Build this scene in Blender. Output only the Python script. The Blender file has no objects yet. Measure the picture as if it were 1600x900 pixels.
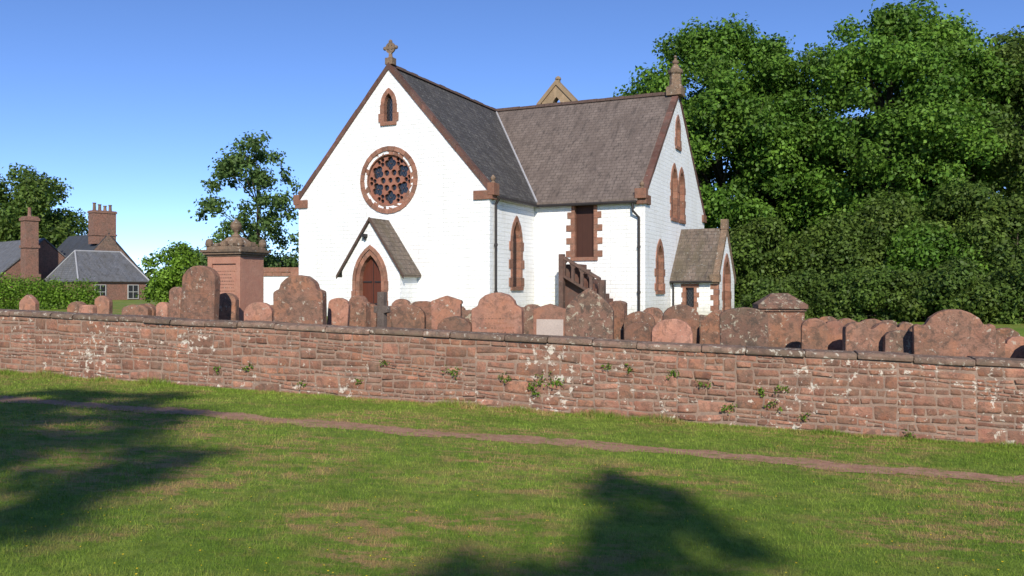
import bpy, bmesh, math, random
import numpy as np
from mathutils import Vector, Matrix
random.seed(7); rng=np.random.default_rng(7)
scene=bpy.context.scene; COL=scene.collection
EYE=1.7; F=1322.0
def PX(px,Y): return (px-800)/F*Y
def PZ(py,Y): return EYE-(py-450)/F*Y

# ------------------------------------------------------------------ materials
class M:
    def __init__(s,name,rough=.9,spec=.2):
        s.m=bpy.data.materials.new(name); s.m.use_nodes=True
        s.n=s.m.node_tree.nodes; s.l=s.m.node_tree.links
        s.b=s.n['Principled BSDF']; s.b.inputs['Roughness'].default_value=rough
        s.b.inputs['Specular IOR Level'].default_value=spec
        s.tc=s.n.new('ShaderNodeTexCoord')
        s.obj=s.tc.outputs['Object']; s.uv=s.tc.outputs['UV']
    def put(s,sock,v):
        if isinstance(v,(int,float)): sock.default_value=v
        elif isinstance(v,tuple): sock.default_value=v if len(v)==4 else (*v,1)
        else: s.l.new(v,sock)
    def noise(s,scale,detail=4,rough=.55,vec=None,dist=0):
        t=s.n.new('ShaderNodeTexNoise'); t.inputs['Scale'].default_value=scale
        t.inputs['Detail'].default_value=detail; t.inputs['Roughness'].default_value=rough
        t.inputs['Distortion'].default_value=dist
        s.l.new(vec or s.obj,t.inputs['Vector']); return t.outputs['Fac']
    def mapping(s,scale,vec=None):
        t=s.n.new('ShaderNodeMapping'); t.inputs['Scale'].default_value=scale
        s.l.new(vec or s.obj,t.inputs['Vector']); return t.outputs['Vector']
    def ramp(s,f,stops):
        t=s.n.new('ShaderNodeValToRGB'); e=t.color_ramp.elements
        while len(e)<len(stops): e.new(.5)
        for i,(p,c) in enumerate(stops):
            e[i].position=p; e[i].color=(c,c,c,1) if isinstance(c,(int,float)) else (*c,1)
        s.l.new(f,t.inputs['Fac']); return t.outputs['Color']
    def mix(s,f,a,b,blend='MIX'):
        t=s.n.new('ShaderNodeMix'); t.data_type='RGBA'; t.blend_type=blend
        s.put(t.inputs[0],f); s.put(t.inputs[6],a); s.put(t.inputs[7],b); return t.outputs[2]
    def math(s,op,a,b=0.0):
        t=s.n.new('ShaderNodeMath'); t.operation=op
        s.put(t.inputs[0],a); s.put(t.inputs[1],b); return t.outputs[0]
    def tone(s):
        t=s.n.new('ShaderNodeAttribute'); t.attribute_name='tone'; return t.outputs['Fac']
    def rnd(s):
        t=s.n.new('ShaderNodeObjectInfo'); return t.outputs['Random']
    def shifted(s,k=37.0):
        t=s.n.new('ShaderNodeVectorMath'); t.operation='ADD'; s.l.new(s.obj,t.inputs[0])
        s.l.new(s.math('MULTIPLY',s.rnd(),k),t.inputs[1]); return t.outputs[0]
    def scalec(s,col,f):
        t=s.n.new('ShaderNodeVectorMath'); t.operation='SCALE'
        s.l.new(col,t.inputs[0]); s.put(t.inputs['Scale'],f); return t.outputs[0]
    def color(s,c): s.put(s.b.inputs['Base Color'],c)
    def bump(s,h,strength=.5,dist=.02):
        t=s.n.new('ShaderNodeBump'); t.inputs['Strength'].default_value=strength
        t.inputs['Distance'].default_value=dist; s.l.new(h,t.inputs['Height'])
        s.l.new(t.outputs['Normal'],s.b.inputs['Normal'])

def stone_mat(name,c1,c2,lichen=(.45,.42,.36),amt=.62,lscale=9,grey=None,bumpd=.015,gsc=3,gamt=.7,big=0.0,shift=False,stain=0.0,orange=0.0):
    m=M(name); v=m.shifted() if shift else m.obj
    base=m.mix(m.ramp(m.noise(5,6,vec=v),[(.3,0.),(.7,1.)]),c1,c2)
    base=m.mix(m.ramp(m.noise(40,3,vec=v),[(.3,.0),(.8,.5)]),base,(c1[0]*.5,c1[1]*.5,c1[2]*.55))
    base=m.scalec(base,m.tone())
    if orange: base=m.mix(m.ramp(m.noise(2.1,5,.6,vec=v,dist=.5),[(.5,0.),(.62,orange)]),base,(.46,.20,.10))
    if grey: base=m.mix(m.ramp(m.noise(gsc,7,.72,vec=v),[(.42,0.),(.66,gamt)]),base,grey)
    if stain: base=m.mix(m.ramp(m.noise(7,7,.78,vec=v,dist=.4),[(.49,0.),(.58,stain)]),base,(.085,.065,.052))
    nl=m.noise(lscale,7,.72,dist=.3,vec=v)
    if big: nl=m.math('ADD',nl,m.math('MULTIPLY',m.math('SUBTRACT',m.noise(.75,3,vec=v),.5),big))
    lm=m.ramp(nl,[(amt,0.),(amt+.035,1.)])
    base=m.mix(m.math('MULTIPLY',lm,.85),base,lichen)
    m.color(base)
    m.bump(m.math('ADD',m.noise(14,6,.65,vec=v),m.math('MULTIPLY',m.noise(60,3,vec=v),.4)),.8,bumpd)
    return m.m

def mk_white():
    m=M('white_harling',.85)
    c=m.mix(m.ramp(m.noise(1.2,5,.6),[(.35,0.),(.75,1.)]),(.86,.87,.88),(.78,.78,.77))
    z=m.n.new('ShaderNodeSeparateXYZ'); m.l.new(m.obj,z.inputs[0])
    st=m.ramp(m.noise(1.0,5,.6,vec=m.mapping((3,3,.35))),[(.52,0.),(.8,.45)])
    c=m.mix(st,c,(.60,.57,.52))
    low=m.ramp(m.math('ADD',z.outputs[2],m.math('MULTIPLY',m.noise(4,4),.8)),[(.5,.55),(1.0,0.)])
    c=m.mix(low,c,(.45,.44,.36)); m.color(c)
    b=m.n.new('ShaderNodeTexBrick'); b.inputs['Scale'].default_value=1; b.inputs['Brick Width'].default_value=.42
    b.inputs['Row Height'].default_value=.16; b.inputs['Mortar Size'].default_value=.012; b.inputs['Mortar Smooth'].default_value=.8
    m.l.new(m.uv,b.inputs['Vector'])
    h=m.math('ADD',m.math('MULTIPLY',b.outputs['Fac'],-.6),m.noise(9,5,.6))
    m.bump(h,.7,.03); return m.m

def mk_slate(name,a,b_,moss=(.16,.16,.09),spamt=.6,sp=(.3,.3,.27)):
    m=M(name,.75,.25)
    b=m.n.new('ShaderNodeTexBrick'); b.inputs['Scale'].default_value=1; b.inputs['Brick Width'].default_value=.3
    b.inputs['Row Height'].default_value=.2; b.inputs['Mortar Size'].default_value=.008; b.inputs['Mortar Smooth'].default_value=.2
    b.inputs['Color1'].default_value=(*a,1); b.inputs['Color2'].default_value=(*b_,1); b.inputs['Mortar'].default_value=(.04,.034,.032,1)
    m.l.new(m.uv,b.inputs['Vector'])
    c=m.mix(m.ramp(m.noise(1.1,5,.65,vec=m.mapping((1.6,.45,1),m.uv)),[(.42,0.),(.62,.8)]),b.outputs['Color'],moss)
    c=m.mix(m.ramp(m.noise(9,6,.75),[(spamt,0.),(spamt+.03,.8)]),c,sp)
    c=m.mix(m.ramp(m.noise(2.2,6,.75,vec=m.mapping((2,.6,1),m.uv)),[(.36,.6),(.5,0.)]),c,(.05,.042,.038))
    m.color(c)
    sx=m.n.new('ShaderNodeSeparateXYZ'); m.l.new(m.uv,sx.inputs[0])
    saw=m.math('FRACT',m.math('DIVIDE',sx.outputs[1],.2))
    h=m.math('ADD',m.math('MULTIPLY',saw,-.8),m.math('MULTIPLY',b.outputs['Fac'],-.5))
    h=m.math('ADD',h,m.math('MULTIPLY',m.noise(6,4),.6))
    m.bump(h,.6,.02); return m.m

def mk_plain(name,c,rough=.6,spec=.3,var=.25,sc=8):
    m=M(name,rough,spec)
    m.color(m.mix(m.ramp(m.noise(sc,4),[(.3,0.),(.7,1.)]),c,tuple(x*(1-var) for x in c))); 
    m.bump(m.noise(sc*4,4),.3,.006); return m.m

def mk_wood(name,c):
    m=M(name,.55,.3)
    w=m.n.new('ShaderNodeTexWave'); w.inputs['Scale'].default_value=1.6; w.bands_direction='X'; w.wave_profile='SAW'
    m.l.new(m.uv,w.inputs['Vector'])
    g=m.ramp(w.outputs['Fac'],[(0.,.35),(.06,1.),(1.,1.)])
    c=m.mix(m.noise(3,5,vec=m.mapping((8,1,1),m.uv)),c,tuple(x*.6 for x in c))
    m.color(m.mix(1.0,c,g,'MULTIPLY')); return m.m

def mk_glass():
    m=M('leaded_glass',.18,.6)
    sx=m.n.new('ShaderNodeSeparateXYZ'); m.l.new(m.uv,sx.inputs[0])
    k=9.0
    a=m.math('FRACT',m.math('MULTIPLY',m.math('ADD',sx.outputs[0],m.math('MULTIPLY',sx.outputs[1],.6)),k))
    b=m.math('FRACT',m.math('MULTIPLY',m.math('SUBTRACT',sx.outputs[0],m.math('MULTIPLY',sx.outputs[1],.6)),k))
    l=m.math('MAXIMUM',m.math('LESS_THAN',a,.14),m.math('LESS_THAN',b,.14))
    m.color(m.mix(l,(.012,.014,.02),(.06,.06,.06)))
    m.bump(m.noise(12,2),.2,.01); return m.m

def mk_leaf(name,c1,c2,tr=.3):
    m=M(name,.55,.25)
    c=m.mix(m.ramp(m.noise(.45,4,.6),[(.35,0.),(.65,1.)]),c1,c2)
    c=m.scalec(c,m.tone()); m.color(c)
    t=m.n.new('ShaderNodeBsdfTranslucent'); m.l.new(m.scalec(c,1.3),t.inputs['Color'])
    mx=m.n.new('ShaderNodeMixShader'); mx.inputs[0].default_value=tr
    m.l.new(m.b.outputs[0],mx.inputs[1]); m.l.new(t.outputs[0],mx.inputs[2])
    m.l.new(mx.outputs[0],m.n['Material Output'].inputs['Surface']); return m.m

def mk_grass():
    m=M('grass',.8,.12)
    c=m.mix(m.ramp(m.noise(.9,5,.6),[(.38,0.),(.62,1.)]),(.155,.245,.030),(.235,.315,.050))
    c=m.mix(m.ramp(m.noise(6,6,.75),[(.42,.0),(.62,.8)]),c,(.095,.165,.020))
    dry=m.math('MULTIPLY',m.ramp(m.noise(.33,5,.6,dist=.4),[(.44,.10),(.56,1.)]),m.ramp(m.noise(2.6,8,.8,vec=m.mapping((1,2.0,1))),[(.475,.0),(.545,1.)]))
    c=m.mix(m.math('MULTIPLY',dry,.85),c,(.38,.24,.115))
    c=m.scalec(c,m.tone()); m.color(c)
    m.bump(m.noise(45,4,.7),.8,.03); return m.m

def mk_path():
    m=M('bare_earth',.95,.1)
    c=m.mix(m.ramp(m.noise(6,6,.7),[(.35,0.),(.65,1.)]),(.33,.175,.115),(.46,.27,.185))
    c=m.mix(m.ramp(m.noise(5,7,.8),[(.53,0.),(.60,.8)]),c,(.16,.20,.04))
    m.color(c); m.bump(m.noise(25,5),.8,.02); return m.m

WHITE=mk_white()
SLATE1=mk_slate('dark_slate',(.07,.066,.066),(.12,.113,.105),(.055,.052,.048),.60)
SLATE2=mk_slate('brown_slate',(.17,.135,.115),(.20,.16,.138),(.125,.098,.084),.66)
SLATE3=mk_slate('mossy_slate',(.15,.115,.092),(.20,.155,.125),(.11,.09,.06),.60)
SLATE4=mk_slate('grey_slate',(.13,.14,.16),(.18,.185,.20),(.12,.12,.12),.66)
SLATEB=mk_slate('blue_slate',(.05,.06,.08),(.075,.085,.10),(.05,.055,.06),.75)
RED=stone_mat('red_sandstone',(.31,.135,.09),(.41,.21,.145),amt=.64,grey=(.22,.15,.11),gamt=.5,stain=.35)
REDP=stone_mat('tracery_sandstone',(.30,.12,.08),(.38,.18,.125),amt=.7,bumpd=.006)
SKEW=stone_mat('weathered_coping_stone',(.13,.062,.048),(.19,.10,.078),amt=.64,grey=(.10,.08,.07))
DARKRED=stone_mat('dark_weathered_sandstone',(.085,.05,.042),(.14,.085,.068),amt=.64,grey=(.07,.06,.05))
BUFF=stone_mat('weathered_buff_stone',(.24,.155,.10),(.30,.205,.14),amt=.6,grey=(.12,.105,.08),stain=.5)
BELLM=stone_mat('bellcote_stone',(.36,.25,.15),(.44,.32,.20),amt=.62,grey=(.26,.2,.13),gamt=.5)
WALLM=stone_mat('rubble_sandstone',(.29,.125,.085),(.45,.235,.16),lichen=(.62,.56,.47),amt=.60,lscale=8.0,bumpd=.03,grey=(.21,.15,.11),gsc=2.3,gamt=.7,big=.36,stain=.5,orange=.35)
MORT=stone_mat('lime_mortar',(.28,.185,.14),(.40,.29,.22),lichen=(.60,.55,.48),amt=.60,lscale=8.0,big=.36,grey=(.17,.125,.10))
COPE=stone_mat('coping_sandstone',(.22,.135,.10),(.30,.195,.145),lichen=(.50,.46,.38),amt=.575,lscale=10,grey=(.16,.13,.09),stain=.6)
G0=stone_mat('monument_pink',(.42,.20,.14),(.48,.255,.18),amt=.68,grey=(.33,.19,.135),gamt=.4)
G1=stone_mat('gravestone_pink',(.38,.18,.125),(.46,.24,.17),lichen=(.45,.40,.33),amt=.62,grey=(.24,.155,.11),gamt=.5,shift=True,stain=.45,orange=.3,bumpd=.02)
G2=stone_mat('gravestone_brown',(.26,.13,.088),(.35,.19,.13),lichen=(.44,.39,.31),amt=.595,grey=(.16,.11,.08),shift=True,stain=.65,orange=.4,bumpd=.025)
G3=stone_mat('gravestone_lichen',(.20,.11,.08),(.27,.155,.11),lichen=(.40,.36,.27),amt=.57,grey=(.13,.105,.075),shift=True,stain=.8,bumpd=.025)
GREYST=stone_mat('gravestone_grey',(.13,.10,.085),(.18,.145,.12),amt=.6,stain=.6)
PALE=stone_mat('pale_panel',(.46,.38,.33),(.55,.46,.4),amt=.7,bumpd=.004)
IRON=mk_plain('dark_iron',(.035,.03,.03),.5)
LEAD=mk_plain('lead_flashing',(.42,.42,.44),.5)
DOOR=mk_wood('red_brown_door',(.13,.038,.022))
DOORD=mk_wood('dark_brown_door',(.075,.03,.02))
DARKWOOD=mk_plain('weathered_dark_stone',(.12,.08,.065),.9,.2,.4)
GLASS=mk_glass()
WFRAME=mk_plain('white_paint',(.5,.5,.48),.5)
BARK=mk_plain('bark',(.10,.08,.06),.95,.1,.5,5)
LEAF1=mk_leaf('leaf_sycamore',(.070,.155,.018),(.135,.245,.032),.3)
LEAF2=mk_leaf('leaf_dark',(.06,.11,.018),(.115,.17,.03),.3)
LEAF3=mk_leaf('leaf_bluegreen',(.08,.14,.04),(.115,.19,.05))
HEDGEM=mk_leaf('leaf_hedge',(.12,.22,.02),(.16,.27,.03))
GRASS=mk_grass(); PATHM=mk_path()

# ------------------------------------------------------------------ mesh tools
class MB:
    def __init__(s): s.v=[]; s.f=[]; s.t=[]
    def add(s,vs,fs,t=1.0):
        o=len(s.v); s.v+= [tuple(v) for v in vs]
        for f in fs: s.f.append([i+o for i in f]); s.t.append(t)
    def hexa(s,p,t=1.0): s.add(p,[(0,1,2,3),(4,5,6,7),(0,1,5,4),(1,2,6,5),(2,3,7,6),(3,0,4,7)],t)
    def box(s,x0,x1,y0,y1,z0,z1,t=1.0):
        s.hexa([(x0,y0,z0),(x1,y0,z0),(x1,y1,z0),(x0,y1,z0),(x0,y0,z1),(x1,y0,z1),(x1,y1,z1),(x0,y1,z1)],t)
    def prism(s,pts,off,t=1.0):
        n=len(pts); off=Vector(off); a=[Vector(p) for p in pts]
        s.add(a+[p+off for p in a],[list(range(n)),list(range(n,2*n))]+[(i,(i+1)%n,n+(i+1)%n,n+i) for i in range(n)],t)
    def tube(s,pts,rads,n=8,t=1.0):
        pts=[Vector(p) for p in pts]
        if isinstance(rads,(int,float)): rads=[rads]*len(pts)
        vs=[];fs=[]
        for i,p in enumerate(pts):
            d=(pts[min(i+1,len(pts)-1)]-pts[max(i-1,0)]).normalized()
            a=d.orthogonal().normalized() if i==0 else (a-d*a.dot(d)).normalized()
            b=d.cross(a)
            for k in range(n):
                th=2*math.pi*k/n; vs.append(p+(a*math.cos(th)+b*math.sin(th))*rads[i])
        for i in range(len(pts)-1):
            for k in range(n): fs.append((i*n+k,i*n+(k+1)%n,(i+1)*n+(k+1)%n,(i+1)*n+k))
        fs.append(list(range(n))); fs.append(list(range((len(pts)-1)*n,len(pts)*n)))
        s.add(vs,fs,t)
    def lathe(s,c,prof,n=12,t=1.0):
        vs=[];fs=[];c=Vector(c)
        for r,z in prof:
            for k in range(n):
                th=2*math.pi*(k+.5)/n; vs.append(c+Vector((r*math.cos(th),r*math.sin(th),z)))
        for i in range(len(prof)-1):
            for k in range(n): fs.append((i*n+k,i*n+(k+1)%n,(i+1)*n+(k+1)%n,(i+1)*n+k))
        fs.append(list(range(n))); fs.append(list(range((len(prof)-1)*n,len(prof)*n)))
        s.add(vs,fs,t)

def autouv(me):
    uvl=me.uv_layers.new(name='UVMap') if not me.uv_layers else me.uv_layers[0]
    Z=Vector((0,0,1))
    for p in me.polygons:
        n=p.normal
        if abs(n.z)>.995 or n.length<.5: t=Vector((1,0,0)); b=Vector((0,1,0))
        else: t=Z.cross(n).normalized(); b=n.cross(t)
        for li in p.loop_indices:
            co=me.vertices[me.loops[li].vertex_index].co
            uvl.data[li].uv=(co.dot(t),co.dot(b))

def mesh_from(mb,name,mat,zoff=0,smooth=False,recalc=True):
    me=bpy.data.meshes.new(name)
    me.from_pydata([(v[0],v[1],v[2]-zoff) for v in mb.v],[],mb.f)
    if recalc:
        bm=bmesh.new(); bm.from_mesh(me); bmesh.ops.recalc_face_normals(bm,faces=bm.faces); bm.to_mesh(me); bm.free()
    a=me.attributes.new('tone','FLOAT','FACE'); a.data.foreach_set('value',mb.t)
    autouv(me); me.materials.append(mat)
    if smooth: me.polygons.foreach_set('use_smooth',[True]*len(me.polygons))
    return me

def empty(name,loc,rot=0,**k):
    o=bpy.data.objects.new(name,None); o.location=loc; o.rotation_euler[2]=rot; o.empty_display_size=.3
    COL.objects.link(o)
    for a,b in k.items(): o[a]=b
    return o
def obj(name,me,parent=None,loc=(0,0,0),rot=0,**k):
    o=bpy.data.objects.new(name,me); COL.objects.link(o); o.location=loc; o.rotation_euler[2]=rot
    if parent: o.parent=parent
    for a,b in k.items(): o[a]=b
    return o
def bevel(o,w,seg=2):
    b=o.modifiers.new('bevel','BEVEL'); b.width=w; b.segments=seg; b.limit_method='ANGLE'; b.angle_limit=math.radians(35)

def boolcut(o,cutters,mat=None):
    mat=mat or WHITE
    for c in cutters:
        me=mesh_from(c,'cut',WHITE,ZB); co=bpy.data.objects.new('cut',me); COL.objects.link(co)
        pr=o.parent
        while pr is not None and pr.parent is not None: pr=pr.parent
        co.parent=pr
        md=o.modifiers.new('b','BOOLEAN'); md.operation='DIFFERENCE'; md.solver='EXACT'; md.object=co
    bpy.context.view_layer.update()
    dg=bpy.context.evaluated_depsgraph_get(); ev=o.evaluated_get(dg)
    me=bpy.data.meshes.new_from_object(ev); cs=[m.object for m in o.modifiers]
    o.modifiers.clear(); o.data=me; 
    while me.uv_layers: me.uv_layers.remove(me.uv_layers[0])
    if 'tone' in me.attributes: me.attributes.remove(me.attributes['tone'])
    a=me.attributes.new('tone','FLOAT','FACE'); a.data.foreach_set('value',[1.0]*len(me.polygons))
    autouv(me); me.materials.clear(); me.materials.append(mat)
    for p in me.polygons: p.material_index=0
    for c in cs: bpy.data.objects.remove(c)

def arch(w,z0,zs,ha,n=7):
    R=(w*w/4+ha*ha)/w; th=math.asin(min(1,ha/R)); pts=[(w/2,z0)]
    right=[(w/2-R+R*math.cos(th*i/n),zs+R*math.sin(th*i/n)) for i in range(n+1)]
    if R<w/2: right=[(w/2*math.cos(math.pi/2*i/n),zs+ha*math.sin(math.pi/2*i/n)) for i in range(n+1)]
    left=[(-x,z) for x,z in reversed(right[:-1])]
    return pts+right+left+[(-w/2,z0)]
def frame(O,e,n):
    O=Vector((*O,0));e=Vector((*e,0));n=Vector((*n,0))
    return lambda a,z,d: O+e*a+n*d+Vector((0,0,z))
def polyprism(fr,pts,d0,d1,t=1.0):
    m=MB(); a=[fr(x,z,d0) for x,z in pts]; m.prism(a,fr(0,0,d1)-fr(0,0,d0),t); return m
def surround(mb,fr,w,z0,zs,ha,t=.16,q=.12,dout=.035,din=-.2,n=6,sill=True,bh=.3):
    g=.004
    def blk(q4,tn): mb.hexa([fr(x,z,din) for x,z in q4]+[fr(x,z,dout+random.uniform(-.006,.006)) for x,z in q4],tn)
    nb=max(1,round((zs-z0)/bh)); h=(zs-z0)/nb
    for sgn in (1,-1):
        for i in range(nb):
            o=t+(q if i%2==0 else 0)+random.uniform(-.03,.03); za=z0+i*h+g; zb=z0+(i+1)*h-g
            blk([(sgn*w/2,za),(sgn*(w/2+o),za),(sgn*(w/2+o),zb),(sgn*w/2,zb)],random.uniform(.7,1.2))
    if ha>0:
        inn=arch(w,z0,zs,ha,n)[1:-1]; out=arch(w+2*t,z0,zs,ha+t*1.25,n)[1:-1]
        for i in range(len(inn)-1):
            blk([inn[i],out[i],out[i+1],inn[i+1]],random.uniform(.7,1.2))
    else:
        blk([(-w/2-t-q,zs+g),(w/2+t+q,zs+g),(w/2+t+q,zs+t*1.3),(-w/2-t-q,zs+t*1.3)],1.)
    if sill:
        p=[(-w/2-t,z0-.14),(w/2+t,z0-.14),(w/2+t,z0-g),(-w/2-t,z0-g)]
        mb.hexa([fr(x,z,din) for x,z in p]+[fr(x,z,.07) for x,z in p],.9)

# ------------------------------------------------------------------ ground
wd=Vector((.9666,-.2562)); wn=Vector((.2562,.9666)); WO=Vector((-10.2,16.9))
def plane(x,y): 
    x=max(-25,min(25,x)); y=max(-25,min(25,y)); return -.0448*x-.0384*y+.192
def sst(a,b,x): x=max(0,min(1,(x-a)/(b-a))); return x*x*(3-2*x)
def gh(x,y):
    p=Vector((x,y))-WO; d=p.dot(wn); s=p.dot(wd)
    if d<.25: return plane(x,y)
    s=max(-15,min(28,s)); zi=-.0335*s+.42
    k=sst(0,12,d); return zi*(1-k)+.6*k
S=[-500,-250,-120,-60,-40,-30]+list(np.arange(-25,40,1.0))+[45,55,80,150,300,500]
D=[-500,-200,-80,-45,-40,-36]+list(np.arange(-33,0,1.0))+[0.15,0.2,0.3,.35]+list(np.arange(1,20,1.))+[25,30,40,60,90,150,300,700]
mb=MB(); vs=[];fs=[]
for d in D:
    for s in S:
        p=WO+wd*s+wn*d; vs.append((p.x,p.y,gh(p.x,p.y)))
n=len(S)
for i in range(len(D)-1):
    for j in range(n-1): fs.append((i*n+j,i*n+j+1,(i+1)*n+j+1,(i+1)*n+j))
mb.add(vs,fs); obj('ground',mesh_from(mb,'ground',GRASS,recalc=False),kind='structure')
mb=MB(); vs=[];fs=[];i=0
def pathc(x): return 12.7-(x+7.7)*.2517+.08*math.sin(x*1.1)+.05*math.sin(x*2.7+1)
def pathw(x): return .25+.05*np.sin(x*2.3)+.06*np.sin(x*5.1+2)+.03*np.sin(x*11)
xs=np.arange(-16,14,.10)
for x in xs:
    y=pathc(x); w=pathw(x)+.05
    for k in (-w+random.uniform(-.07,.05),w+random.uniform(-.05,.07)): vs.append((x,y+k,plane(x,y+k)+.004))
for i in range(len(xs)-1): fs.append((2*i,2*i+2,2*i+3,2*i+1))
mb.add(vs,fs); obj('path',mesh_from(mb,'path',PATHM,recalc=False),kind='structure')

def quick_mesh(name,V,Fc,nper,tone,mat):
    me=bpy.data.meshes.new(name); nv=len(V); nf=len(Fc)//nper
    me.vertices.add(nv); me.vertices.foreach_set('co',V.astype(np.float32).ravel())
    me.loops.add(nf*nper); me.loops.foreach_set('vertex_index',Fc.astype(np.int32))
    me.polygons.add(nf); me.polygons.foreach_set('loop_start',np.arange(nf,dtype=np.int32)*nper)
    try: me.polygons.foreach_set('loop_total',np.full(nf,nper,dtype=np.int32))
    except Exception: pass
    a=me.attributes.new('tone','FLOAT','FACE'); a.data.foreach_set('value',tone.astype(np.float32))
    me.update(calc_edges=True); me.materials.append(mat); return me

def blades(N,X,Y,Z,H,W,lean=.6):
    ang=rng.uniform(0,2*np.pi,N); la=rng.uniform(0,2*np.pi,N)
    dx=np.cos(ang)*W/2; dy=np.sin(ang)*W/2; L=H*rng.uniform(0,lean,N)
    V=np.stack([np.stack([X-dx,Y-dy,Z],1),np.stack([X+dx,Y+dy,Z],1),np.stack([X+np.cos(la)*L,Y+np.sin(la)*L,Z+H],1)],1).reshape(-1,3)
    return V
N=340000
Y=4.0*np.exp(rng.uniform(0,1,N)*math.log(16.5/4.0)); X=Y*rng.uniform(-.78,.78,N)
d=(X-WO.x)*wn.x+(Y-WO.y)*wn.y
pc=12.7-(X+7.7)*.2517+.08*np.sin(X*1.1)+.05*np.sin(X*2.7+1)
edge=np.abs(Y-pc)/pathw(X)
tuftp=np.clip(np.sin(X*6+np.sin(Y*9))*np.sin(Y*11+X*3),0,1)
keep=(d<-.02)&((edge>1+rng.uniform(-.6,.25,N))|(rng.uniform(0,1,N)<.02+.25*tuftp))
X=X[keep];Y=Y[keep];N=len(X)
clump=.5+.5*np.sin(X*3.1+np.sin(Y*2.3)*2)*np.sin(Y*3.7+np.sin(X*1.9)*2)
c2=.5+.5*np.sin(X*11+np.sin(Y*9)*2)*np.sin(Y*13+np.sin(X*7)*2)
H=(.010+.019*rng.uniform(0,1,N)**2*(.5+clump+c2))*(1+.03*Y); Wd=.0034*(Y/5)
tall=rng.uniform(0,1,N)<.008; H[tall]*=2.2
V=blades(N,X,Y,-.0448*X-.0384*Y+.19,H,Wd,1.0)
t=rng.uniform(.75,1.4,N)*(.9+.25*clump)
N2=34000; s2=rng.uniform(-9,24,N2); dd=-np.abs(rng.normal(0,.11,N2))-.0
X2=WO.x+wd.x*s2+wn.x*dd; Y2=WO.y+wd.y*s2+wn.y*dd
tf=np.clip(np.sin(s2*2.1)+np.sin(s2*5.3+1)+np.sin(s2*.7),0,2)/2
H2=(.03+rng.uniform(0,.12,N2)*(.3+tf)); V2=blades(N2,X2,Y2,-.0448*X2-.0384*Y2+.185,H2,np.full(N2,.009),.8)
V=np.concatenate([V,V2]); t=np.concatenate([t,rng.uniform(.8,1.5,N2)])
me=quick_mesh('grass',V,np.arange(len(V)),3,t,GRASS); obj('grass',me,kind='stuff')
YEL=mk_plain('buttercup_yellow',(.75,.55,.03),.6)
NF=420; Yf=4.2*np.exp(rng.uniform(0,1,NF)*math.log(3)); Xf=Yf*rng.uniform(-.75,.75,NF)
m=MB()
for x,y in zip(Xf,Yf):
    z=plane(x,y)+random.uniform(.03,.05); r=random.uniform(.004,.008)
    if abs(y-pathc(x))<.3: continue
    m.add([(x+r*math.cos(a),y+r*math.sin(a),z+r*.5) for a in (0,1.26,2.51,3.77,5.03)]+[(x,y,z-r*.3)],[(0,1,5),(1,2,5),(2,3,5),(3,4,5),(4,0,5)])
obj('lawn_flowers',mesh_from(m,'lawn_flowers',YEL,recalc=False),kind='stuff')

# ------------------------------------------------------------------ boundary wall
ang=math.atan2(-.2562,.9666)
bw=empty('boundary_wall',(WO.x,WO.y,0),ang,label='long red sandstone rubble wall with flat coping and white lichen',category='wall')
s0,s1=-14,30
core=MB(); core.hexa([(s0,.004,-.3-.0335*s0),(s1,.004,-.3-.0335*s1),(s1,.5,-.3-.0335*s1),(s0,.5,-.3-.0335*s0),
 (s0,.004,1.15-.0335*s0),(s1,.004,1.15-.0335*s1),(s1,.5,1.15-.0335*s1),(s0,.5,1.15-.0335*s0)])
obj('mortar_core',mesh_from(core,'mortar_core',MORT),bw)
st=MB()
NX,NZ=7,5
def wob(s,z): return (.020*math.sin(s*1.3+z*7)+.012*math.sin(s*3.1+z*13)+.006*math.sin(s*8+z*20))*min(1,max(0,(1.15-z)*6))
def cc_(v): return v*.15+(.5-.5*math.cos(math.pi*v))*.85
def addstone(xa,xb,za,zb):
    g=random.uniform(.004,.012); xa+=g;xb-=g;za+=g*.6;zb-=g*.6
    if zb-za<.02 or xb-xa<.03: return
    p=random.uniform(.001,.012) if random.random()>.06 else .024; tl=random.uniform(-.006,.006); tz=random.uniform(-.004,.004)
    vs=[];fs=[]; jx=[random.uniform(-.03,.03) for _ in range(2)]; jz=[random.uniform(0,.018) for _ in range(4)]
    for j in range(NZ+1):
        v=j/NZ
        for i in range(NX+1):
            u=i/NX; uu=cc_(u); vq=cc_(v)
            x=xa+(xb-xa)*uu+(jx[0]*(1-u)+jx[1]*u)*(vq-.5); zz=za+(zb-za)*vq
            zz+= (jz[0]*(1-u)+jz[1]*u)*(1-v)-(jz[2]*(1-u)+jz[3]*u)*v
            ed=(i in(0,NX)) or (j in(0,NZ))
            if (i in(0,NX)) and (j in(0,NZ)): x+=(.012 if i==0 else -.012); zz+=(.008 if j==0 else -.008)
            elif ed: x+=random.uniform(-.004,.004)*(i in(0,NX)); zz+=random.uniform(-.004,.004)*(j in(0,NZ))
            y=.008 if ed else -p+tl*(u-.5)*2+tz*(v-.5)*2+random.uniform(-.004,.004)
            vs.append((x,y,zz+wob(x,zz)-.0335*x))
    for j in range(NZ):
        for i in range(NX):
            a=j*(NX+1)+i; fs.append((a,a+1,a+NX+2,a+NX+1))
    r=random.random(); tn=random.uniform(.62,1.15) if r>.12 else random.uniform(1.15,1.4)
    st.add(vs,fs,tn)
x0=s0
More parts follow.
